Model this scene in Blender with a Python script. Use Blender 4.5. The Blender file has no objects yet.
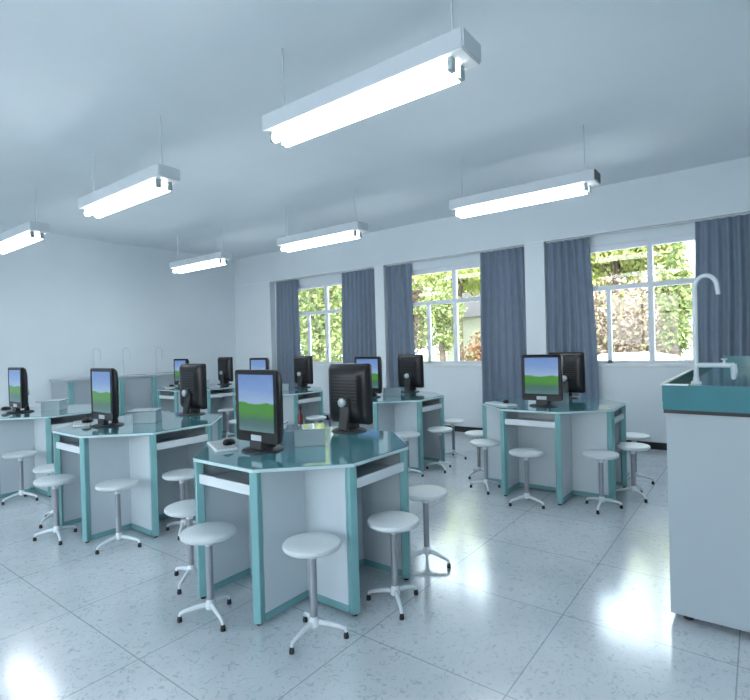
import bpy, math, random
from mathutils import Vector, Matrix
random.seed(7)
C = bpy.context.scene.collection
PI = math.pi

# ------------------------------------------------------------------ materials
def nodes(name):
    m = bpy.data.materials.new(name); m.use_nodes = True
    nt = m.node_tree; b = nt.nodes['Principled BSDF']
    return m, nt, b

def mat(name, col, rough=.5, metal=0., coat=0., var=.04, scale=6., spec=.5, bump=0.):
    m, nt, b = nodes(name)
    n = nt.nodes.new('ShaderNodeTexNoise'); n.inputs['Scale'].default_value = scale
    tc = nt.nodes.new('ShaderNodeTexCoord'); nt.links.new(tc.outputs['Object'], n.inputs['Vector'])
    r = nt.nodes.new('ShaderNodeValToRGB')
    lo = [max(0, c*(1-var)) for c in col]; hi = [min(1, c*(1+var)) for c in col]
    r.color_ramp.elements[0].position = .35; r.color_ramp.elements[1].position = .65
    r.color_ramp.elements[0].color = (*lo, 1); r.color_ramp.elements[1].color = (*hi, 1)
    nt.links.new(n.outputs['Fac'], r.inputs['Fac']); nt.links.new(r.outputs['Color'], b.inputs['Base Color'])
    b.inputs['Roughness'].default_value = rough; b.inputs['Metallic'].default_value = metal
    b.inputs['Coat Weight'].default_value = coat; b.inputs['Coat Roughness'].default_value = .05
    b.inputs['Specular IOR Level'].default_value = spec
    if bump:
        bp = nt.nodes.new('ShaderNodeBump'); bp.inputs['Strength'].default_value = bump
        nt.links.new(n.outputs['Fac'], bp.inputs['Height']); nt.links.new(bp.outputs['Normal'], b.inputs['Normal'])
    return m

def emis(name, col, s):
    m, nt, b = nodes(name)
    b.inputs['Base Color'].default_value = (.8, .8, .8, 1)
    b.inputs['Emission Color'].default_value = (*col, 1); b.inputs['Emission Strength'].default_value = s
    return m

def floor_mat():
    m, nt, b = nodes('marble_tile'); N = nt.nodes; L = nt.links
    tc = N.new('ShaderNodeTexCoord')
    big = N.new('ShaderNodeTexNoise'); big.inputs['Scale'].default_value = 1.6; big.inputs['Detail'].default_value = 5
    L.new(tc.outputs['Object'], big.inputs['Vector'])
    base = N.new('ShaderNodeValToRGB'); e = base.color_ramp.elements
    e[0].position = .3; e[0].color = (.53, .585, .625, 1); e[1].position = .7; e[1].color = (.67, .725, .765, 1)
    L.new(big.outputs['Fac'], base.inputs['Fac'])
    # dark flecks / broken veins
    fl = N.new('ShaderNodeTexNoise'); fl.inputs['Scale'].default_value = 30; fl.inputs['Detail'].default_value = 6
    fl.inputs['Roughness'].default_value = .62; fl.inputs['Distortion'].default_value = 1.6
    L.new(tc.outputs['Object'], fl.inputs['Vector'])
    fr = N.new('ShaderNodeValToRGB'); e = fr.color_ramp.elements
    e[0].position = .36; e[0].color = (.5, .5, .5, 1); e[1].position = .455; e[1].color = (0, 0, 0, 1)
    L.new(fl.outputs['Fac'], fr.inputs['Fac'])
    mx = N.new('ShaderNodeMix'); mx.data_type = 'RGBA'
    L.new(fr.outputs['Color'], mx.inputs['Factor']); L.new(base.outputs['Color'], mx.inputs['A'])
    mx.inputs['B'].default_value = (.26, .33, .38, 1)
    # grout grid 0.703 m
    sep = N.new('ShaderNodeSeparateXYZ'); L.new(tc.outputs['Object'], sep.inputs['Vector'])
    outs = []
    for ax, off in (('X', 1.113), ('Y', .797)):
        a = N.new('ShaderNodeMath'); a.operation = 'SUBTRACT'; L.new(sep.outputs[ax], a.inputs[0]); a.inputs[1].default_value = off - .703*20 - .3515
        d = N.new('ShaderNodeMath'); d.operation = 'MODULO'; L.new(a.outputs[0], d.inputs[0]); d.inputs[1].default_value = .703
        s = N.new('ShaderNodeMath'); s.operation = 'SUBTRACT'; L.new(d.outputs[0], s.inputs[0]); s.inputs[1].default_value = .3515
        ab = N.new('ShaderNodeMath'); ab.operation = 'ABSOLUTE'; L.new(s.outputs[0], ab.inputs[0])
        lt = N.new('ShaderNodeMath'); lt.operation = 'LESS_THAN'; L.new(ab.outputs[0], lt.inputs[0]); lt.inputs[1].default_value = .0028
        outs.append(lt)
    mxx = N.new('ShaderNodeMath'); mxx.operation = 'MAXIMUM'; L.new(outs[0].outputs[0], mxx.inputs[0]); L.new(outs[1].outputs[0], mxx.inputs[1])
    ml = N.new('ShaderNodeMath'); ml.operation = 'MULTIPLY'; L.new(mxx.outputs[0], ml.inputs[0]); ml.inputs[1].default_value = .6
    m2 = N.new('ShaderNodeMix'); m2.data_type = 'RGBA'
    L.new(ml.outputs[0], m2.inputs['Factor']); L.new(mx.outputs['Result'], m2.inputs['A']); m2.inputs['B'].default_value = (.17, .21, .24, 1)
    L.new(m2.outputs['Result'], b.inputs['Base Color'])
    b.inputs['Roughness'].default_value = .16; b.inputs['IOR'].default_value = 2.7
    return m

def screen_mat():
    m, nt, b = nodes('lit_screen'); N = nt.nodes; L = nt.links
    tc = N.new('ShaderNodeTexCoord'); sep = N.new('ShaderNodeSeparateXYZ'); L.new(tc.outputs['Object'], sep.inputs['Vector'])
    n = N.new('ShaderNodeTexNoise'); n.inputs['Scale'].default_value = 14; n.inputs['Detail'].default_value = 4
    mp = N.new('ShaderNodeMapping'); mp.inputs['Scale'].default_value = (1, .6, 2.2)
    L.new(tc.outputs['Object'], mp.inputs['Vector']); L.new(mp.outputs['Vector'], n.inputs['Vector'])
    k = N.new('ShaderNodeMath'); k.operation = 'MULTIPLY_ADD'; L.new(n.outputs['Fac'], k.inputs[0]); k.inputs[1].default_value = .05; L.new(sep.outputs['Z'], k.inputs[2])
    mr = N.new('ShaderNodeMapRange'); L.new(k.outputs[0], mr.inputs['Value'])
    mr.inputs['From Min'].default_value = .125; mr.inputs['From Max'].default_value = .46
    r = N.new('ShaderNodeValToRGB'); L.new(mr.outputs['Result'], r.inputs['Fac'])
    cr = r.color_ramp; cr.elements[0].position = 0; cr.elements[0].color = (.10, .25, .22, 1)
    cr.elements[1].position = 1; cr.elements[1].color = (.13, .25, .55, 1)
    for pos, c in ((.12, (.07, .15, .17)), (.24, (.05, .15, .10)), (.36, (.06, .26, .03)), (.50, (.05, .26, .03)), (.53, (.30, .44, .66)), (.75, (.18, .32, .62))):
        el = cr.elements.new(pos); el.color = (*c, 1)
    # soft clouds in the upper half
    b.inputs['Base Color'].default_value = (.02, .02, .02, 1); b.inputs['Roughness'].default_value = .2
    L.new(r.outputs['Color'], b.inputs['Emission Color']); b.inputs['Emission Strength'].default_value = .62
    return m

def glass_mat():
    m = bpy.data.materials.new('window_glass'); m.use_nodes = True; nt = m.node_tree; nt.nodes.clear()
    o = nt.nodes.new('ShaderNodeOutputMaterial'); t = nt.nodes.new('ShaderNodeBsdfTransparent'); g = nt.nodes.new('ShaderNodeBsdfGlossy')
    t.inputs['Color'].default_value = (.97, .99, .98, 1)
    g.inputs['Roughness'].default_value = .02; f = nt.nodes.new('ShaderNodeFresnel'); f.inputs['IOR'].default_value = 1.35
    mx = nt.nodes.new('ShaderNodeMixShader'); nt.links.new(f.outputs[0], mx.inputs[0]); nt.links.new(t.outputs[0], mx.inputs[1]); nt.links.new(g.outputs[0], mx.inputs[2])
    nt.links.new(mx.outputs[0], o.inputs['Surface']); return m

def leaf_mat(name, a, bcol, c):
    m, nt, b = nodes(name); N = nt.nodes; L = nt.links
    g = N.new('ShaderNodeNewGeometry'); r = N.new('ShaderNodeValToRGB')
    L.new(g.outputs['Random Per Island'], r.inputs['Fac'])
    r.color_ramp.elements[0].color = (*a, 1); r.color_ramp.elements[1].color = (*c, 1)
    e = r.color_ramp.elements.new(.5); e.color = (*bcol, 1)
    L.new(r.outputs['Color'], b.inputs['Base Color']); b.inputs['Roughness'].default_value = .6
    return m

M = dict(
    wall=mat('painted_wall', (.73, .805, .855), .75, var=.01, scale=2),
    ceil=mat('painted_ceiling', (.78, .85, .90), .85, var=.01, scale=2),
    floor=floor_mat(), base=mat('black_skirting', (.012, .013, .017), .3),
    frame=mat('white_window_frame', (.72, .77, .84), .4, var=.01),
    glass=glass_mat(),
    curtain=mat('blue_grey_curtain', (.19, .243, .32), .85, var=.03, scale=9),
    rail=mat('white_rail', (.80, .85, .88), .35),
    top=mat('teal_glass_top', (.085, .26, .30), .09, var=.05, scale=3, spec=.9, coat=.6),
    edge=mat('pale_cyan_edge', (.52, .68, .71), .3),
    teal=mat('teal_aluminium', (.19, .415, .435), .38, var=.04),
    tealrail=mat('teal_plinth_rail', (.17, .36, .39), .42),
    panel=mat('pale_grey_panel', (.56, .63, .68), .4, var=.015),
    tray=mat('white_tray', (.68, .74, .78), .35, var=.01),
    seat=mat('white_stool_seat', (.62, .68, .71), .38, var=.015),
    pole=mat('grey_steel_pole', (.30, .32, .36), .35, metal=.35),
    leg=mat('white_enamel', (.70, .76, .80), .25),
    rubber=mat('black_rubber', (.010, .011, .014), .5),
    black=mat('black_plastic', (.012, .012, .015), .28, spec=.4),
    dark=mat('charcoal_plastic', (.035, .037, .043), .45),
    silver=mat('silver_plastic', (.55, .62, .66), .3, metal=.2),
    screen=screen_mat(),
    lampbody=mat('lamp_housing', (.62, .68, .73), .45, var=.01),
    lampwhite=mat('lamp_reflector', (.86, .88, .90), .4, var=.01),
    socket=mat('lamp_holder', (.30, .37, .38), .5),
    tube=emis('fluorescent_tube', (.93, .97, 1.0), 10.0),
    sinktop=mat('teal_sink_top', (.045, .19, .225), .14, var=.04, spec=.7),
    trough=mat('dark_trough', (.016, .05, .06), .2),
    body=mat('bench_body', (.37, .43, .475), .35, var=.01, scale=1.5),
    chrome=mat('pale_faucet', (.58, .66, .71), .3),
    boxm=mat('grey_box', (.36, .46, .50), .35), lid=mat('slate_lid', (.30, .37, .41), .07, spec=1., coat=1.),
    white=mat('white_key', (.72, .77, .80), .35), keys=mat('grey_key', (.42, .46, .50), .5),
    red=mat('dark_red', (.14, .012, .010), .3),
    bark=mat('bark', (.16, .12, .09), .9, var=.3), grass=mat('lawn', (.16, .26, .05), .9, var=.3, scale=2),
    road=mat('asphalt', (.18, .18, .19), .9, var=.1),
    bounce_paving=mat('pale_bounce_paving', (.62, .62, .60), .9, var=.05),
    house=mat('pale_render', (.50, .48, .42), .8), roof=mat('grey_roof', (.07, .065, .065), .8), hwin=mat('dark_house_window', (.10, .12, .14), .2),
    brown=mat('brown_timber', (.20, .13, .09), .8, var=.2),
    car=mat('white_car_paint', (.85, .87, .88), .2, coat=.5), carglass=mat('car_glass', (.04, .06, .06), .08),
    leafy=leaf_mat('yellow_green_leaves', (.28, .32, .07), (.43, .46, .12), (.58, .58, .25)),
    leafg=leaf_mat('green_leaves', (.07, .11, .03), (.18, .23, .06), (.36, .39, .13)),
    leafp=leaf_mat('pinkish_blossom', (.19, .12, .09), (.36, .26, .21), (.27, .27, .10)),
    leafr=leaf_mat('reddish_shrub', (.20, .07, .04), (.36, .16, .08), (.25, .28, .07)),
)

# ------------------------------------------------------------------ mesh builder
class MB:
    def __init__(s): s.v = []; s.f = []; s.sm = []
    def add(s, vs, fs, smooth=False):
        o = len(s.v); s.v += [tuple(x) for x in vs]
        for f in fs: s.f.append(tuple(i+o for i in f)); s.sm.append(smooth)
        return s
    def box(s, x0, x1, y0, y1, z0, z1, T=None):
        v = [Vector((x, y, z)) for z in (z0, z1) for x, y in ((x0, y0), (x1, y0), (x1, y1), (x0, y1))]
        if T: v = [T @ a for a in v]
        return s.add(v, [(0, 3, 2, 1), (4, 5, 6, 7), (0, 1, 5, 4), (1, 2, 6, 5), (2, 3, 7, 6), (3, 0, 4, 7)])
    def bbox(s, x0, x1, y0, y1, z0, z1, b=.004, T=None):       # chamfered box
        A = [(x0+b, y0, ), (x1-b, y0), (x1, y0+b), (x1, y1-b), (x1-b, y1), (x0+b, y1), (x0, y1-b), (x0, y0+b)]
        def ring(z, ins):
            out = []
            for x, y in A:
                out.append(Vector((min(max(x, x0+ins), x1-ins), min(max(y, y0+ins), y1-ins), z)))
            return out
        R = ring(z0, b) + ring(z0+b, 0) + ring(z1-b, 0) + ring(z1, b)
        if T: R = [T @ a for a in R]
        fs = [tuple(range(7, -1, -1)), tuple(range(24, 32))]
        for k in range(3):
            for i in range(8):
                j = (i+1) % 8; fs.append((k*8+i, k*8+j, k*8+8+j, k*8+8+i))
        return s.add(R, fs)
    def prism(s, poly, z0, z1):                                # ccw polygon
        n = len(poly); v = [(x, y, z0) for x, y in poly] + [(x, y, z1) for x, y in poly]
        return s.add(v, [tuple(range(n-1, -1, -1)), tuple(range(n, 2*n))] + [(i, (i+1) % n, n+(i+1) % n, n+i) for i in range(n)])
    def lathe(s, prof, seg=24, T=None, cx=0, cy=0, sy=1.):     # profile (r,z) bottom to top
        v = []; 
        for r, z in prof:
            for i in range(seg):
                a = 2*PI*i/seg; v.append(Vector((cx+r*math.cos(a), cy+sy*r*math.sin(a), z)))
        if T: v = [T @ a for a in v]
        fs = []
        for k in range(len(prof)-1):
            for i in range(seg):
                j = (i+1) % seg; fs.append((k*seg+i, k*seg+j, (k+1)*seg+j, (k+1)*seg+i))
        fs.append(tuple(range(seg-1, -1, -1))); n = (len(prof)-1)*seg; fs.append(tuple(range(n, n+seg)))
        return s.add(v, fs, True)
    def tube(s, pts, r, seg=10):
        pts = [Vector(p) for p in pts]; rs = r if isinstance(r, (list, tuple)) else [r]*len(pts)
        v = []; prev = None
        for i, p in enumerate(pts):
            d = (pts[min(i+1, len(pts)-1)] - pts[max(i-1, 0)]).normalized()
            if prev is None:
                ref = Vector((0, 0, 1)) if abs(d.z) < .9 else Vector((1, 0, 0)); u = d.cross(ref).normalized()
            else: u = (prev - d*prev.dot(d)).normalized()
            prev = u; w = d.cross(u)
            for k in range(seg):
                a = 2*PI*k/seg; v.append(p + (u*math.cos(a)+w*math.sin(a))*rs[i])
        fs = []
        for i in range(len(pts)-1):
            for k in range(seg):
                j = (k+1) % seg; fs.append((i*seg+k, i*seg+j, (i+1)*seg+j, (i+1)*seg+k))
        fs.append(tuple(range(seg-1, -1, -1))); n = (len(pts)-1)*seg; fs.append(tuple(range(n, n+seg)))
        return s.add(v, fs, True)
    def build(s, name, material, parent=None, loc=None):
        me = bpy.data.meshes.new(name); me.from_pydata(s.v, [], s.f); me.update()
        me.polygons.foreach_set('use_smooth', s.sm)
        me.materials.append(material)
        try: me.set_sharp_from_angle(angle=math.radians(40))
        except Exception: pass
        o = bpy.data.objects.new(name, me); C.objects.link(o)
        if parent is not None: o.parent = parent
        if loc: o.location = loc
        return o

def tag(o, label, cat, group=None, kind=None):
    o['label'] = label; o['category'] = cat
    if group: o['group'] = group
    if kind: o['kind'] = kind
    return o
def empty(name, loc=(0, 0, 0), rz=0):
    o = bpy.data.objects.new(name, None); o.empty_display_size = .1; C.objects.link(o); o.location = loc; o.rotation_euler = (0, 0, rz); return o
def struct(name, mb, m):
    o = mb.build(name, m); o['kind'] = 'structure'; return o
KIDS = {}
def copy_tree(o, parent=None):
    c = o.copy(); C.objects.link(c)
    if parent is not None: c.parent = parent
    for ch in list(o.children): copy_tree(ch, c)
    return c

# ------------------------------------------------------------------ room shell
XF, XB = 6.82, 6.95           # pilaster face, recessed wall plane
YB, YR, XN, H = 8.93, -3.0, -3.0, 3.28
RT = 2.70                     # recess top
SILL, HEAD = 1.045, 2.56
struct('floor', MB().box(XN-.2, 7.2, YR-.2, YB+.2, -.12, 0), M['floor'])
struct('ceiling', MB().box(XN-.2, 7.2, YR-.2, YB+.2, H, H+.15), M['ceil'])
struct('wall_back', MB().box(XN-.2, 7.2, YB, YB+.2, 0, H), M['wall'])
struct('wall_right', MB().box(XN-.2, 7.2, YR-.2, YR, 0, H), M['wall'])
wf_ = MB(); wf_.box(XN-.2, XN, YR, YB, 0, .9); wf_.box(XN-.2, XN, YR, YB, 2.7, H); fy = YR
ADDED_WIN = [(-1.8, .2), (1.8, 3.8), (5.0, 7.0)]  # openings added in the unseen wall behind the camera, for extra daylight
for a, b in ADDED_WIN: wf_.box(XN-.2, XN, fy, a, .9, 2.7); fy = b
wf_.box(XN-.2, XN, fy, YB, .9, 2.7)
struct('wall_front', wf_, M['wall'])
for k, (a, b) in enumerate(ADDED_WIN):
    f = MB()
    for y in (a, (a+b)/2-.03, b-.06): f.box(XN-.12, XN-.06, y, y+.06, .9, 2.7)
    for z in (.9, 2.1, 2.64): f.box(XN-.12, XN-.06, a, b, z, z+.06)
    struct('window_%d' % (k+5), f, M['frame'])  # frames of the added, unseen windows
wins = [(1.05, '1'), (3.735, '2'), (6.42, '3'), (-1.635, '4')]
wb = MB()
HW = .98                      # half width of the opening
edges = sorted([c for c, _ in wins])
wb.box(XB, 7.15, YR, YB, 0, SILL); wb.box(XB, 7.15, YR, YB, HEAD, RT+.02)
yy = YR
for c in edges: wb.box(XB, 7.15, yy, c-HW, SILL, HEAD); yy = c+HW
wb.box(XB, 7.15, yy, YB, SILL, HEAD)
wb.box(XF, 7.15, YR, YB, RT, H)                                  # wall above the recesses
pil = [(YR, -3.0+.01)]
for y0, y1 in ((7.80, YB), (4.97, 5.16), (2.29, 2.56), (-.42, -.15)): wb.box(XF, XB, y0, y1, 0, RT)
struct('wall_window_side', wb, M['wall'])
struct('trim_1', MB().box(XF-.006, XF, YR, YB, RT-.006, RT+.012), M['rail'])
bb = MB()
for y0, y1 in ((5.16, 7.80), (2.56, 4.97), (-.15, 2.29), (YR, -.42)): bb.box(XB-.012, XB, y0, y1, 0, .085)
struct('baseboard_right', bb, M['base'])
ww = 0
for c, n in wins:
    f = MB(); x0, x1 = XB+.02, XB+.07; w = .035
    f.box(x0, x1, c-HW, c-HW+.05, SILL, HEAD); f.box(x0, x1, c+HW-.05, c+HW, SILL, HEAD)
    f.box(x0, x1, c-HW, c+HW, HEAD-.07, HEAD); f.box(x0, x1, c-HW, c+HW, SILL, SILL+.04)
    f.box(x0-.01, x1, c-.03, c+.03, SILL, HEAD)
    f.box(x0-.006, x1, c-HW, c+HW, 1.985, 2.045)
    for s in (-.48, .48): f.box(x0, x1, c+s-.025, c+s+.025, SILL, 2.0)
    fo = struct('window_'+n, f, M['frame'])
    MB().box(XB+.043, XB+.047, c-HW+.01, c+HW-.01, SILL+.01, HEAD-.01).build('pane', M['glass'], fo)
    MB().bbox(XB-.018, XB+.02, c-HW-.02, c+HW+.02, SILL-.04, SILL).build('sill', M['rail'], fo)

# ------------------------------------------------------------------ curtains
def curtain(y0, y1, spread0, spread1, label, seed):
    rnd = random.Random(seed); n = 120; rows = 14; zt, zb = RT-.025, .10; T = .004
    folds = max(3, round((y1-y0)/.095)); ph = rnd.random()*6
    mb = MB(); V = []
    for side in (0, 1):
        for r in range(rows+1):
            t = r/rows; z = zt+(zb-zt)*t
            a = y0-spread0*t**.8; b = y1+spread1*t**.8
            for i in range(n+1):
                u = i/n
                amp = (.020+.012*t)*(1+.3*math.sin(7*u+ph))
                x = XF+.055 + amp*math.sin(2*PI*folds*u+ph+.5*math.sin(3*u+2*t)) + (T if side else 0)
                V.append((x, a+(b-a)*u+.004*math.sin(9*t+u*4), z))
    W = n+1; K = (rows+1)*W; F = []
    for r in range(rows):
        for i in range(n):
            q = r*W+i; F.append((q, q+1, q+W+1, q+W)); F.append((K+q, K+q+W, K+q+W+1, K+q+1))
    for i in range(n):
        F.append((i, K+i, K+i+1, i+1)); q = rows*W+i; F.append((q, q+1, K+q+1, K+q))
    for r in range(rows):
        q = r*W; F.append((q, q+W, K+q+W, K+q)); q += n; F.append((q, K+q, K+q+W, q+W))
    mb.add(V, F, True)
    o = mb.build('curtain', M['curtain'])
    tag(o, label, 'curtain', 'blue grey curtains beside the windows')
curtain(7.07, 7.68, 0, .03, 'narrow blue-grey curtain nearest the back wall, left of the far window', 1)
curtain(5.17, 5.93, .0, .03, 'blue-grey curtain on the right side of the far window', 2)
curtain(4.47, 4.965, .03, 0, 'blue-grey curtain on the left side of the middle window', 3)
curtain(2.575, 3.26, .07, .03, 'wide blue-grey curtain on the right side of the middle window', 4)
curtain(1.72, 2.28, .10, 0, 'blue-grey curtain left of the right-hand window, behind two black monitors', 5)
curtain(-.14, .57, 0, .02, 'blue-grey curtain at the right picture edge, behind the tall faucet', 6)
for (a, b, l) in ((5.18, 7.78, 'far'), (2.58, 4.95, 'middle'), (-.13, 2.27, 'right-hand')):
    r = MB().tube([(XF+.05, a, RT-.012), (XF+.05, b, RT-.012)], .009, 8).build('curtain_rail', M['rail'])
    tag(r, 'thin white curtain rail above the %s window' % l, 'curtain rail', 'curtain rails')

# ------------------------------------------------------------------ desk
S = .486; AP = S/2/math.tan(PI/8); RR = S/2/math.sin(PI/8)
def octo(off=0):
    R = RR+off/math.cos(PI/8); return [(R*math.cos(PI/8+k*PI/4), R*math.sin(PI/8+k*PI/4)) for k in range(8)]
def make_desk():
    d = empty('octagonal_desk')
    t = MB().prism(octo(.006), .755, .772).build('tabletop', M['top'], d)
    e = MB(); a = octo(.010); b = octo(-.02)
    for k in range(8):
        j = (k+1) % 8
        v = [(*a[k], .753), (*a[j], .753), (*b[j], .753), (*b[k], .753), (*a[k], .768), (*a[j], .768), (*b[j], .768), (*b[k], .768)]
        # rim strip carries only its outer and lower faces, tabletop closes the rest
        e.add([(x, y, z) for x, y, z in v], [(3, 2, 1, 0), (0, 1, 5, 4), (4, 5, 6, 7), (2, 3, 7, 6)])
    e.build('edge_band', M['edge'], t)
    L = .045
    for k in range(8):
        x, y = octo(.002)[k]
        # turn the post so its outer face follows the axis-parallel or diagonal side
        ang = PI/8+k*PI/4
        T = Matrix.Translation((x, y, 0)) @ Matrix.Rotation(ang, 4, 'Z')
        lg = MB().bbox(-L, 0, -L/2, L/2, .012, .753, .004, T).build('leg', M['teal'], d)
        MB().lathe([(.014, 0), (.014, .014)], 12, None, *(T @ Vector((-L/2, 0, 0))).to_2d()).build('foot_cap', M['rubber'], lg)
    h = S/2; q = .006
    for s in range(4):                                          # four open bays on the axis-parallel sides
        Rz = Matrix.Rotation(s*PI/2, 4, 'Z')
        for sg in (-1, 1):
            y = sg*h
            p = MB().box(h, AP-.045, y-.009, y+.009, .03, .752, Rz).build('side_panel', M['panel'], d)
            MB().box(h-.012, AP-.04, y-.014, y+.014, .012, .048, Rz).build('plinth_rail', M['tealrail'], p)
        p = MB().box(h-.009, h+.009, -h+.01, h-.01, .03, .752, Rz).build('back_panel', M['panel'], d)
        MB().box(h-.014, h+.014, -h+.015, h-.015, .012, .048, Rz).build('plinth_rail', M['tealrail'], p)
        tr = MB(); x0, x1 = h+.02, AP-.005
        tr.box(x0, x1-.012, -h+.012, h-.012, .640, .650, Rz)
        tr.bbox(x1-.014, x1, -h+.022, h-.022, .632, .684, .003, Rz)
        tr.build('keyboard_tray', M['tray'], d)
    return d

def make_stool():
    o = empty('lab_stool')
    R = .137
    MB().lathe([(R-.045, .415), (R-.012, .418), (R-.002, .426), (R, .436), (R-.004, .445), (R-.016, .450), (R*.5, .452), (.001, .452)], 36).build('seat', M['seat'], o)
    MB().lathe([(.021, .372), (.023, .40), (.030, .412), (.030, .416)], 16).build('seat_fitting', M['leg'], o)
    MB().lathe([(.018, .075), (.018, .374)], 18).build('pole', M['pole'], o)
    MB().lathe([(.012, .05), (.026, .055), (.028, .075), (.021, .092), (.018, .10)], 18).build('hub', M['leg'], o)
    for k in range(3):
        a = k*2*PI/3; c, s = math.cos(a), math.sin(a)
        l = MB().tube([(.012*c, .012*s, .072), (.07*c, .07*s, .064), (.128*c, .128*s, .050), (.146*c, .146*s, .042), (.150*c, .150*s, .026)], [.013, .012, .0095, .009, .008], 10).build('leg', M['leg'], o)
        MB().lathe([(.012, 0), (.0125, .010), (.0095, .026), (.007, .030)], 12, None, .150*c, .150*s).build('foot_cap', M['rubber'], l)
    return o

def rrect(w, z0, z1, r, n=5):
    pts = []
    for cy, cz, a0 in ((w/2-r, z1-r, 0), (-w/2+r, z1-r, PI/2), (-w/2+r, z0+r, PI), (w/2-r, z0+r, 1.5*PI)):
        for i in range(n+1):
            a = a0+PI/2*i/n; pts.append((cy+r*math.cos(a), cz+r*math.sin(a)))
    return pts
def make_monitor():                                             # faces -x, origin at the table surface under the screen
    o = empty('computer_monitor'); W = .36; z0, z1 = .050, .464
    secs = [(0, 0, .018), (-.006, .004, .02), (-.0, -.0, .022)]
    m = MB(); rings = []
    for x, ins, r in ((0.004, .006, .018), (0, .002, .018), (.008, 0, .020), (.03, 0, .024), (.055, .012, .04), (.072, .045, .05), (.078, .10, .05)):
        rings.append([(x, y*(W-2*ins)/W, (z0+z1)/2+(z-(z0+z1)/2)*((z1-z0)-2*ins)/(z1-z0)) for y, z in rrect(W, z0, z1, r)])
    # front lip first: small inner ring so the bezel stands proud of the screen
    inner = [(0.004, y*.90, (z0+z1)/2+.012+(z-(z0+z1)/2)*.86) for y, z in rrect(W, z0, z1, .012)]
    rings = [inner, rings[1]] + rings[2:]
    n = len(rings[0]); V = [p for r in rings for p in r]; F = []
    for k in range(len(rings)-1):
        for i in range(n):
            j = (i+1) % n; F.append((k*n+i, (k+1)*n+i, (k+1)*n+j, k*n+j))
    F.append(tuple(range(0, n))); F.append(tuple(range((len(rings)-1)*n+n-1, (len(rings)-1)*n-1, -1)))
    m.add(V, F, False); m.build('housing', M['black'], o)
    sc = MB().box(-.0005, .003, -.150, .150, .112, .436).build('screen', M['screen'], o)
    sc['label'] = 'lit screen showing blue sky over green fields'
    ap = MB().bbox(-.004, .002, -.045, .045, .060, .092, .002).build('chin_plate', M['silver'], o); ap['label'] = 'silver plate on the lower bezel'
    b = MB(); b.box(.080, .086, -.12, .12, .16, .40); 
    vs = MB()
    for i in range(9): vs.box(.079, .084, -.11, .11, .20+.022*i, .208+.022*i)
    vs.build('vent', M['dark'], o)
    st = MB()
    T = Matrix.Translation((.105, 0, 0)) @ Matrix.Rotation(math.radians(-9), 4, 'Y')
    st.bbox(-.012, .014, -.040, .040, .010, .235, .006, T)
    st.bbox(.070, .100, -.035, .035, .17, .235, .004)
    st.build('stand', M['dark'], o)
    T = Matrix.Translation((.118, 0, .20)) @ Matrix.Rotation(PI/2, 4, 'Y')
    MB().lathe([(.030, -.012), (.030, .004), (.024, .008)], 20, T).build('hinge_disc', M['silver'], o)
    MB().bbox(-.012, .03, -.05, .05, .012, .06, .004).build('neck', M['dark'], o)
    MB().lathe([(.115, 0), (.118, .004), (.112, .010), (.05, .015), (.001, .016)], 32, Matrix.Translation((.045, 0, 0)), 0, 0, 1.05).build('base', M['dark'], o)
    return o
def make_keyboard():
    o = empty('keyboard')
    MB().bbox(-.062, .062, -.155, .155, 0, .014, .004).build('case', M['white'], o)
    k = MB()
    for r in range(5):
        for c in range(16): k.box(-.052+r*.021, -.052+r*.021+.017, -.145+c*.0182, -.145+c*.0182+.015, .014, .0175)
    k.build('keys', M['keys'], o)
    return o
def make_mouse():
    o = empty('computer_mouse')
    m = MB(); V = []; n = 16
    for k, (sc, z) in enumerate(((.96, 0), (1, .008), (.93, .020), (.70, .030), (.35, .035))):
        for i in range(n):
            a = 2*PI*i/n; V.append((.052*sc*math.cos(a)-(.004*k), .030*sc*math.sin(a)*(1-.12*math.cos(a)), z))
    F = [tuple(range(n-1, -1, -1)), tuple(range(4*n, 5*n))]
    for k in range(4):
        for i in range(n): F.append((k*n+i, k*n+(i+1) % n, (k+1)*n+(i+1) % n, (k+1)*n+i))
    m.add(V, F, True); m.build('shell', M['black'], o)
    MB().tube([(-.032, 0, .022), (-.024, 0, .0345), (-.014, 0, .0355)], .004, 8).build('scroll_wheel', M['keys'], o)
    return o
def make_box():
    o = empty('socket_box')
    MB().bbox(-.09, .09, -.09, .09, 0, .092, .003).build('body', M['boxm'], o)
    MB().bbox(-.094, .14, -.094, .14, .092, .100, .002).build('lid', M['lid'], o)
    return o

desks = [  # x, y, description of the desk
 (2.171, 2.215, 'the nearest desk'),
 (4.785, 1.573, 'the desk at the right-hand window'),
 (2.175, 4.104, 'the left-centre desk'),
 (4.772, 3.449, 'the middle-window desk'),
 (2.17, 5.98, 'the desk at the left picture edge'),
 (4.78, 5.33, 'the far-window desk'),
 (4.78, 7.21, 'the farthest desk'),
]
desk_labels = [
 'nearest and largest looking octagonal teal-topped desk, centre of the room',
 'octagonal teal-topped desk standing before the right-hand window',
 'octagonal teal-topped desk left of and behind the nearest desk',
 'octagonal teal-topped desk below the middle window, behind the nearest desk',
 'octagonal desk cut off by the left picture edge',
 'octagonal desk below the far window, mostly hidden behind two monitors',
 'farthest octagonal desk, close to the back wall',
]
sides = {225: 'facing the camera', 180: 'at the left front side', 270: 'at the right front side',
         315: 'at the right corner', 135: 'at the left corner', 90: 'at the far left side', 45: 'at the far corner', 0: 'at the far right side'}
use = {0: (225, 180, 270, 315, 135), 1: (225, 180, 270, 315, 135, 90), 2: (225, 180, 270, 135), 3: (225, 180, 270, 315),
       4: (225, 270, 315), 5: (225, 180, 270, 315), 6: (225, 180, 270, 315)}
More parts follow.
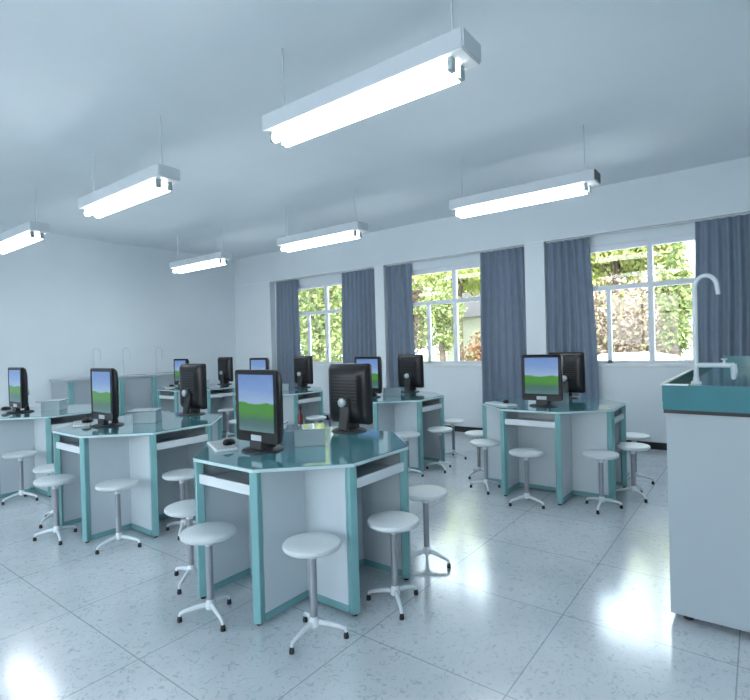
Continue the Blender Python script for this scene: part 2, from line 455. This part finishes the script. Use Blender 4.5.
POS = {(0,225):(1.68,1.68),(0,180):(1.50,2.23),(0,270):(2.14,1.54),(0,315):(2.67,1.67),(0,135):(1.68,2.68),(1,135):(4.30,2.03),(1,180):(4.08,1.56),(1,225):(4.30,1.03),
 (1,270):(4.75,.88),(1,315):(5.26,.96),(1,90):(4.70,2.29),(2,180):(1.51,4.13),(2,225):(1.70,3.59),(2,270):(2.11,3.45),(2,135):(1.66,4.58),(4,225):(1.73,5.51),(3,270):(4.74,2.76),(3,315):(5.31,2.91),(3,225):(4.31,2.90)}
desk0, stool0, mon0, kb0, ms0, bx0 = make_desk(), make_stool(), make_monitor(), make_keyboard(), make_mouse(), make_box()
first = {}
def place(proto, x, y, z, rz, label, cat, group):
    o = proto if id(proto) not in first else copy_tree(proto)
    first[id(proto)] = 1
    o.location = (x, y, z); o.rotation_euler = (0, 0, rz)
    tag(o, label, cat, group); return o
TZ = .772
for i, (x, y, dn) in enumerate(desks):
    place(desk0, x, y, 0, 0, desk_labels[i], 'desk', 'octagonal laboratory desks')
    for a in use[i]:
        r = math.radians(a)
        sx, sy_ = POS.get((i, a), (x+.69*math.cos(r), y+.69*math.sin(r)))
        place(stool0, sx, sy_, 0, math.radians(62+a-225), 'round white stool %s of %s' % (sides[a], dn), 'stool', 'white stools around the desks')
    place(mon0, x-.30, y+{1: -.015}.get(i, .075), TZ, 0, 'black monitor showing its lit screen on '+dn, 'monitor', 'black computer monitors')
    if i != 4:
        dy = {0: .055, 1: .005, 2: .06, 3: .025, 5: .04}.get(i, .025)
        place(mon0, x+.535, y+dy, TZ, PI, 'black monitor seen from behind on '+dn, 'monitor', 'black computer monitors')
    place(bx0, x+.02, y-.03, TZ, PI/4, 'low grey lidded box in the middle of '+dn, 'box', 'grey boxes at the desk centres')
    place(kb0, x-.33, y+.36, TZ, math.radians(-25), 'white keyboard beside the lit screen on '+dn, 'keyboard', 'white keyboards')
    place(ms0, x-.30, y+.32, TZ+.0178, math.radians(20), 'black mouse upon the keyboard on '+dn, 'computer mouse', 'black computer mice')
b = empty('bottle', (2.52, 2.60, TZ))
MB().lathe([(.016, 0), (.018, .01), (.018, .10), (.009, .125), (.008, .145)], 16).build('body', M['red'], b)
MB().lathe([(.010, .145), (.010, .165)], 12).build('cap', M['rubber'], b)
tag(b, 'slim dark red bottle at the far edge of the nearest desk', 'bottle')

# ------------------------------------------------------------------ sink bench on the right
sb = empty('sink_bench', (2.765, .345, 0))
D = 1.70; LEN = 2.0
bd = MB().bbox(.012, D, -LEN, .017, .035, .995, .004).build('cabinet_body', M['body'], sb)
MB().box(.0, .012, -LEN, .017, .035, .995).build('front_panel', M['body'], sb)
MB().box(-.016, D+.01, -LEN, .026, .995, 1.012).build('dark_strip', M['rubber'], sb)
tp = MB()
tr0, tr1 = -.076, .018     # trough along the left end (y, local)
tp.box(-.02, D+.04, -LEN, tr0, 1.012, 1.13)
tp.box(-.02, D+.04, tr0, .028, 1.012, 1.05)
tp.box(-.02, .0, tr0, .028, 1.05, 1.128); tp.box(-.02, D+.04, tr1+.012, .028, 1.05, 1.128); tp.box(D+.02, D+.04, tr0, tr1+.012, 1.05, 1.128)
tp.build('worktop', M['sinktop'], sb)
MB().box(.0, D+.02, tr0-.0, tr1+.012, 1.05, 1.054).build('trough', M['trough'], sb)
rim = MB(); rim.box(-.022, D+.042, tr1+.004, .040, 1.128, 1.134); rim.box(-.022, .006, tr0, tr1+.004, 1.128, 1.134)
rr = rim.build('rim', M['rail'], sb)
MB().box(D-.02, D+.04, -LEN, tr0-.06, 1.13, 1.21).build('upstand', M['sinktop'], sb)
for (fx, fy) in ((.06, -.05), (.06, -LEN+.1), (D-.08, -.05), (D-.08, -LEN+.1)):
    MB().lathe([(.022, 0), (.022, .012), (.012, .02), (.012, .04)], 14, None, fx, fy).build('foot', M['rubber'], sb)
tag(sb, 'tall white sink bench with a teal worktop at the right picture edge', 'sink bench')
fc = empty('gooseneck_faucet', (2.86, .245, 1.1305))
pts = [(0, 0, 0), (0, 0, .455)]
for i in range(1, 13):
    a = PI*i/12*1.0; pts.append((0, -.045+.045*math.cos(a), .455+.058*math.sin(a)))
pts += [(0, -.092, .44), (0, -.094, .42)]
MB().lathe([(.022, 0), (.022, .008), (.014, .014), (.0125, .03)], 18).build('flange', M['chrome'], fc)
MB().tube(pts, [.0105]*2+[.010]*12+[.0095, .0095], 14).build('spout', M['chrome'], fc)
MB().tube([(0, 0, .088), (0, -.150, .088)], .0115, 12).build('side_arm', M['chrome'], fc)
MB().tube([(0, -.146, .094), (0, -.149, .06), (0, -.146, .028), (0, -.146, .022)], [.014, .014, .010, .006], 12).build('nozzle', M['chrome'], fc)
MB().lathe([(.006, .095), (.006, .112), (.014, .114), (.014, .120)], 12, None, 0, -.112).build('valve_knob', M['chrome'], fc)
tag(fc, 'tall pale gooseneck faucet with a side arm standing on the teal worktop', 'faucet')

# ------------------------------------------------------------------ sink bench along the back wall
bk = empty('sink_bench', (4.3, 8.93, 0))
MB().box(-1.05, 1.05, -.60, -.02, .03, .93).build('cabinet_body', M['body'], bk)
MB().bbox(-1.08, 1.08, -.63, -.02, .93, .965, .003).build('worktop', M['body'], bk)
for x in (-1.01, -.25, .32, 1.01): MB().bbox(x-.035, x+.035, -.635, -.60, 0, .93, .003).build('post', M['teal'], bk)
for x in (-.28, .45): MB().box(x-.2, x+.2, -.50, -.2, .9655, .969).build('basin', M['lid'], bk)
tag(bk, 'long white sink bench with teal posts against the back wall', 'sink bench')
tap = None
for k, x in enumerate((3.72, 4.2, 4.78)):
    z = .969 if k else .965
    o = empty('gooseneck_faucet', (x, 8.52, .965))
    pp = [(0, 0, 0), (0, 0, .42)]
    for i in range(1, 9): a = PI*i/8; pp.append((.055-.055*math.cos(a), 0, .42+.05*math.sin(a)))
    pp.append((.11, 0, .26))
    MB().tube(pp, .008, 8).build('spout', M['chrome'], o)
    MB().lathe([(.022, 0), (.020, .012), (.008, .02)], 12).build('flange', M['chrome'], o)
    tag(o, ['thin gooseneck faucet at the left end of the back wall bench', 'thin gooseneck faucet in the middle of the back wall bench', 'thin gooseneck faucet at the right end of the back wall bench'][k], 'faucet', 'faucets at the back wall')

# ------------------------------------------------------------------ lamps
def make_lamp():
    o = empty('pendant_lamp'); L = .71
    MB().bbox(-.10, .10, -L, L, .05, .145, .003).build('housing', M['lampbody'], o)
    MB().box(-.097, .097, -L+.006, L-.006, .046, .0505).build('reflector', M['lampwhite'], o)
    for s in (-1, 1):
        MB().box(-.092, .092, s*(L+.004)-.004, s*(L+.004)+.004, .056, .14).build('end_cap', M['lampbody'], o)
    for x in (-.048, .048):
        t = MB().tube([(x, -L+.10, 0), (x, L-.06, 0)], .027, 16).build('tube', M['tube'], o)
        for y in (-L+.085, L-.045):
            MB().bbox(x-.02, x+.02, y-.014, y+.014, -.02, .047, .003).build('lamp_holder', M['socket'], o)
    for y in (-L+.10, L-.10):
        MB().tube([(0, y, .145), (0, y, H-2.70)], .0065, 8).build('suspension_rod', M['lampbody'], o)
    return o
lp = make_lamp()
LL = ['largest pendant tube lamp at the top centre, nearest the camera', 'pendant tube lamp at the upper left, second in the left row',
      'pendant tube lamp cut off by the left picture edge', 'pendant tube lamp hanging at the right, before the right-hand window',
      'pendant tube lamp in the middle, before the far window', 'smallest and farthest pendant tube lamp in front of the back wall']
for k, (x, y) in enumerate(((2.27, 1.80), (2.27, 4.47), (2.27, 7.12), (4.78, 1.83), (4.78, 4.48), (4.80, 7.16))):
    o = place(lp, x, y, 2.70, 0, LL[k], 'lamp', 'pendant tube lamps')
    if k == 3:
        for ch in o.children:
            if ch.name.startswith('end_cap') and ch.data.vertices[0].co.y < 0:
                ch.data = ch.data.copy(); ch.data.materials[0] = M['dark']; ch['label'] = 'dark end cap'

# ------------------------------------------------------------------ outside
pv = MB().box(7.2, 12, -40, 60, -.7, -.48).build('added_bounce_pavement', M['bounce_paving']); pv['kind'] = 'structure'  # pale strip added below the sills to bounce daylight onto the ceiling
pv = MB().box(-40, -3.3, -40, 60, -.7, -.48).build('added_bounce_pavement', M['bounce_paving']); pv['kind'] = 'structure'  # unseen paving added behind the camera to bounce light through the added windows
g = MB().box(12, 70, -40, 60, -.7, -.5).build('ground_outside', M['grass']); g['kind'] = 'structure'
rd = MB().box(12, 20.5, -40, 60, -.5, -.49).build('road_outside', M['road']); rd['kind'] = 'structure'
def crown(cx, cy, cz, rx, ry, rz, n, size, rnd):
    mb = MB()
    for _ in range(n):
        while True:
            u = Vector((rnd.uniform(-1, 1), rnd.uniform(-1, 1), rnd.uniform(-1, 1)))
            if .2 < u.length < 1: break
        bump = 1+.22*math.sin(5*u.x+cx)*math.cos(4*u.y+cy)+.12*math.sin(9*u.z)
        c = Vector((cx+u.x*rx*bump, cy+u.y*ry*bump, cz+u.z*rz*bump))
        s = size*rnd.uniform(.6, 1.4)
        a = Vector((rnd.gauss(0, 1), rnd.gauss(0, 1), rnd.gauss(0, 1))).normalized(); b_ = a.cross(Vector((rnd.gauss(0, 1), rnd.gauss(0, 1), rnd.gauss(0, 1)))).normalized()
        mb.add([c-a*s, c+b_*s*.5, c+a*s, c-b_*s*.5], [(0, 1, 2, 3)])
    return mb
def tree(x, y, h, rx, rz, n, size, m, label, seed, name='tree'):
    rnd = random.Random(seed); o = empty(name, (x, y, -.5)); cz = h-rz
    t = MB(); t.tube([(0, 0, 0), (.06, .03, cz*.5), (-.04, .08, cz)], [.16, .12, .08], 8)
    for k in range(6):
        a = k*1.05+rnd.random(); t.tube([(0, .04, cz*.55+.15*k), (math.cos(a)*rx*.4, math.sin(a)*rx*.4, cz+.1*k), (math.cos(a)*rx*.75, math.sin(a)*rx*.75, cz+rz*.4)], [.06, .04, .015], 6)
    t.build('trunk', M['bark'], o)
    crown(0, 0, cz, rx, rx, rz, n, size, rnd).build('crown', M[m], o)
    tag(o, label, 'tree' if name == 'tree' else 'shrub', 'trees and shrubs outside the windows')
tree(13.5, 12.9, 6.4, 1.7, 2.9, 9000, .085, 'leafg', 'green leafy tree filling the middle of the far window', 11)
tree(19.5, 18.4, 8.4, 2.6, 3.6, 8000, .12, 'leafy', 'bright yellow-green tree behind the green one in the far window', 13)
tree(26.5, 21.0, 9.5, 2.8, 4.2, 6000, .17, 'leafg', 'broad green tree far behind the left curtain of the middle window', 15)
tree(21.0, 11.0, 8.7, 3.3, 2.3, 12000, .12, 'leafy', 'yellow-green treetop along the top of the middle window', 14)
tree(16.5, 9.4, 4.3, .85, 1.4, 2600, .08, 'leafg', 'slim green tree with a bare trunk in the middle window', 16)
tree(22.5, 14.9, 5.6, 1.5, 2.2, 4500, .10, 'leafp', 'pinkish grey tree at the left edge of the middle window', 20)
tree(33.5, 23.5, 8.5, 2.8, 3.8, 6000, .17, 'leafg', 'large green tree behind the pale house', 23)
tree(19.4, 8.9, 2.4, .9, 1.1, 3000, .07, 'leafr', 'low reddish shrub at the bottom right of the middle window', 21, 'shrub')
tree(17.0, 3.75, 3.55, 1.35, 1.5, 8000, .075, 'leafp', 'pinkish blossom tree at the lower left of the right-hand window', 18)
tree(22.5, 4.6, 9.0, 2.6, 2.4, 16000, .12, 'leafy', 'pale yellow-green treetop at the upper left of the right-hand window', 17)
tree(16.5, 1.86, 4.6, .42, 1.7, 2600, .07, 'leafg', 'green tree right of the mullion in the right-hand window', 19)
tree(18.2, 2.75, 3.9, .8, 1.5, 3000, .075, 'leafp', 'small blossom tree in the middle of the right-hand window', 24)
tree(34.5, 16.6, 10, 3.3, 5.0, 12000, .2, 'leafy', 'tall yellow-green tree far behind the roof of the pale house', 25)
tree(34, 2.2, 10, 3.0, 5.0, 9000, .2, 'leafy', 'tall tree farthest to the right behind the tall pale building', 26)
tree(29, 7.5, 9.0, 2.6, 4.3, 7000, .17, 'leafy', 'tall yellow-green tree far behind the right-hand window', 22)
def house(x, y, w, d, h, label, m, flat=False):
    o = empty('house', (x, y, -.5))
    MB().box(0, d, -w/2, w/2, 0, h).build('walls', M[m], o)
    if flat: MB().box(-.2, d+.2, -w/2-.2, w/2+.2, h, h+.25).build('roof', M['roof'], o)
    else:
        mb = MB(); r = .4
        mb.add([(-r, -w/2-r, h), (d+r, -w/2-r, h), (d+r, w/2+r, h), (-r, w/2+r, h), (d/2, -w/2, h+1.6), (d/2, w/2, h+1.6)],
               [(0, 3, 2, 1), (0, 4, 5, 3), (1, 2, 5, 4), (0, 1, 4), (2, 3, 5)]); mb.build('roof', M['roof'], o)
    for k in range(int(w//1.8)):
        for z in (1.0, 3.6):
            if z+1.3 < h:
                y0 = -w/2+.6+k*1.8; MB().box(-.04, .0, y0, y0+.8, z, z+1.2).build('window', M['hwin'], o)
    tag(o, label, 'house')
house(25.5, 12.6, 3.2, 4, 3.3, 'pale house seen through the middle window', 'house')
house(20.2, .05, 4.0, 5, 8.5, 'tall pale building at the right side of the right-hand window', 'house', True)
wf = MB()
for k in range(18): wf.box(20.0, 20.06, 2.3+k*.3, 2.3+k*.3+.27, -.5, 1.75+.03*(k % 3))
fo = wf.build('timber_fence', M['brown']); tag(fo, 'brown timber board fence behind the trees in the right-hand window', 'fence')
def car(x, y, label, cm):
    o = empty('parked_car', (x, y, -.49))
    prof = [(-2.1, .35), (-2.15, .75), (-1.9, .92), (-1.25, 1.0), (-.75, 1.42), (-.2, 1.52), (.7, 1.5), (1.35, 1.1), (1.9, .98), (2.15, .8), (2.15, .35)]
    m = MB(); n = len(prof); V = []
    for xx, k in ((-.82, 0), (-.70, 1), (.70, 1), (.82, 0)):
        for (yy, zz) in prof:
            up = max(0, zz-1.0)
            V.append((xx*(1-.0*k) - math.copysign(up*.28, xx)*(1 if not k else .3), yy, zz if k else min(zz, 1.0+up*.75)))
    F = [tuple(range(n-1, -1, -1)), tuple(range(3*n, 4*n))]
    for k in range(3):
        for i in range(n): F.append((k*n+i, k*n+(i+1) % n, (k+1)*n+(i+1) % n, (k+1)*n+i))
    m.add(V, F); m.build('body', cm, o)
    for s in (-1, 1):
        w = MB(); xx = s*.775
        w.add([(xx, -1.05, 1.03), (xx, .95, 1.05), (xx-s*.10, .62, 1.36), (xx-s*.10, -.62, 1.36)] + [(xx-s*.1, -1.05, 1.03), (xx-s*.1, .95, 1.05), (xx-s*.2, .62, 1.36), (xx-s*.2, -.62, 1.36)],
              [(0, 1, 2, 3), (7, 6, 5, 4), (0, 4, 5, 1), (1, 5, 6, 2), (2, 6, 7, 3), (3, 7, 4, 0)]); w.build('side_window', M['carglass'], o)
        for yy in (-1.35, 1.35):
            T = Matrix.Translation((s*.74, yy, .32)) @ Matrix.Rotation(PI/2, 4, 'Y')
            MB().lathe([(.32, -.1), (.32, .1)], 20, T).build('wheel', M['rubber'], o)
    tag(o, label, 'car', 'cars parked outside')
car(13.6, 2.35, 'white car roof just above the sill, left part of the right-hand window', M['car'])

# ------------------------------------------------------------------ light
W = bpy.data.worlds.new('sky'); bpy.context.scene.world = W; W.use_nodes = True
nt = W.node_tree; bg = nt.nodes['Background']
sky = nt.nodes.new('ShaderNodeTexSky'); sky.sky_type = 'NISHITA'; sky.sun_disc = False
sky.sun_elevation = math.radians(50); sky.sun_rotation = math.radians(250); sky.air_density = 1.5; sky.dust_density = 2.5
mixc = nt.nodes.new('ShaderNodeMix'); mixc.data_type = 'RGBA'; mixc.inputs['Factor'].default_value = .6
nt.links.new(sky.outputs['Color'], mixc.inputs['A']); mixc.inputs['B'].default_value = (9.5, 10.6, 11.5, 1)
nt.links.new(mixc.outputs['Result'], bg.inputs['Color']); bg.inputs['Strength'].default_value = .68
sd = bpy.data.lights.new('sun', 'SUN'); sd.energy = 5.0; sd.angle = .02; sd.color = (1, .96, .88)
so = bpy.data.objects.new('sun', sd); C.objects.link(so); so.rotation_euler = Vector((-.02, .62, -.78)).to_track_quat('-Z', 'Y').to_euler()

# ------------------------------------------------------------------ camera
f_px, yaw, pitch, roll, h = (505.55549, 0.65061, -0.00792, -0.02747, 1.35263)
cy, sy = math.cos(yaw), math.sin(yaw)
fwd = Vector((cy*math.cos(pitch), sy*math.cos(pitch), math.sin(pitch)))
right = Vector((sy, -cy, 0)); up = right.cross(fwd)
r_ = right*math.cos(roll)+up*math.sin(roll); u_ = up*math.cos(roll)-right*math.sin(roll)
cd = bpy.data.cameras.new('camera'); co = bpy.data.objects.new('camera', cd); C.objects.link(co)
R = Matrix((r_, u_, -fwd)).transposed().to_4x4(); co.matrix_world = Matrix.Translation((0, 0, h)) @ R
cd.sensor_fit = 'HORIZONTAL'; cd.sensor_width = 36; cd.lens = 36*f_px/750; cd.clip_start = .05; cd.clip_end = 300
sc = bpy.context.scene; sc.camera = co
sc.view_settings.view_transform = 'Standard'; sc.view_settings.look = 'None'; sc.view_settings.gamma = 1
sc.view_settings.use_curve_mapping = False; sc.view_settings.exposure = 0.5
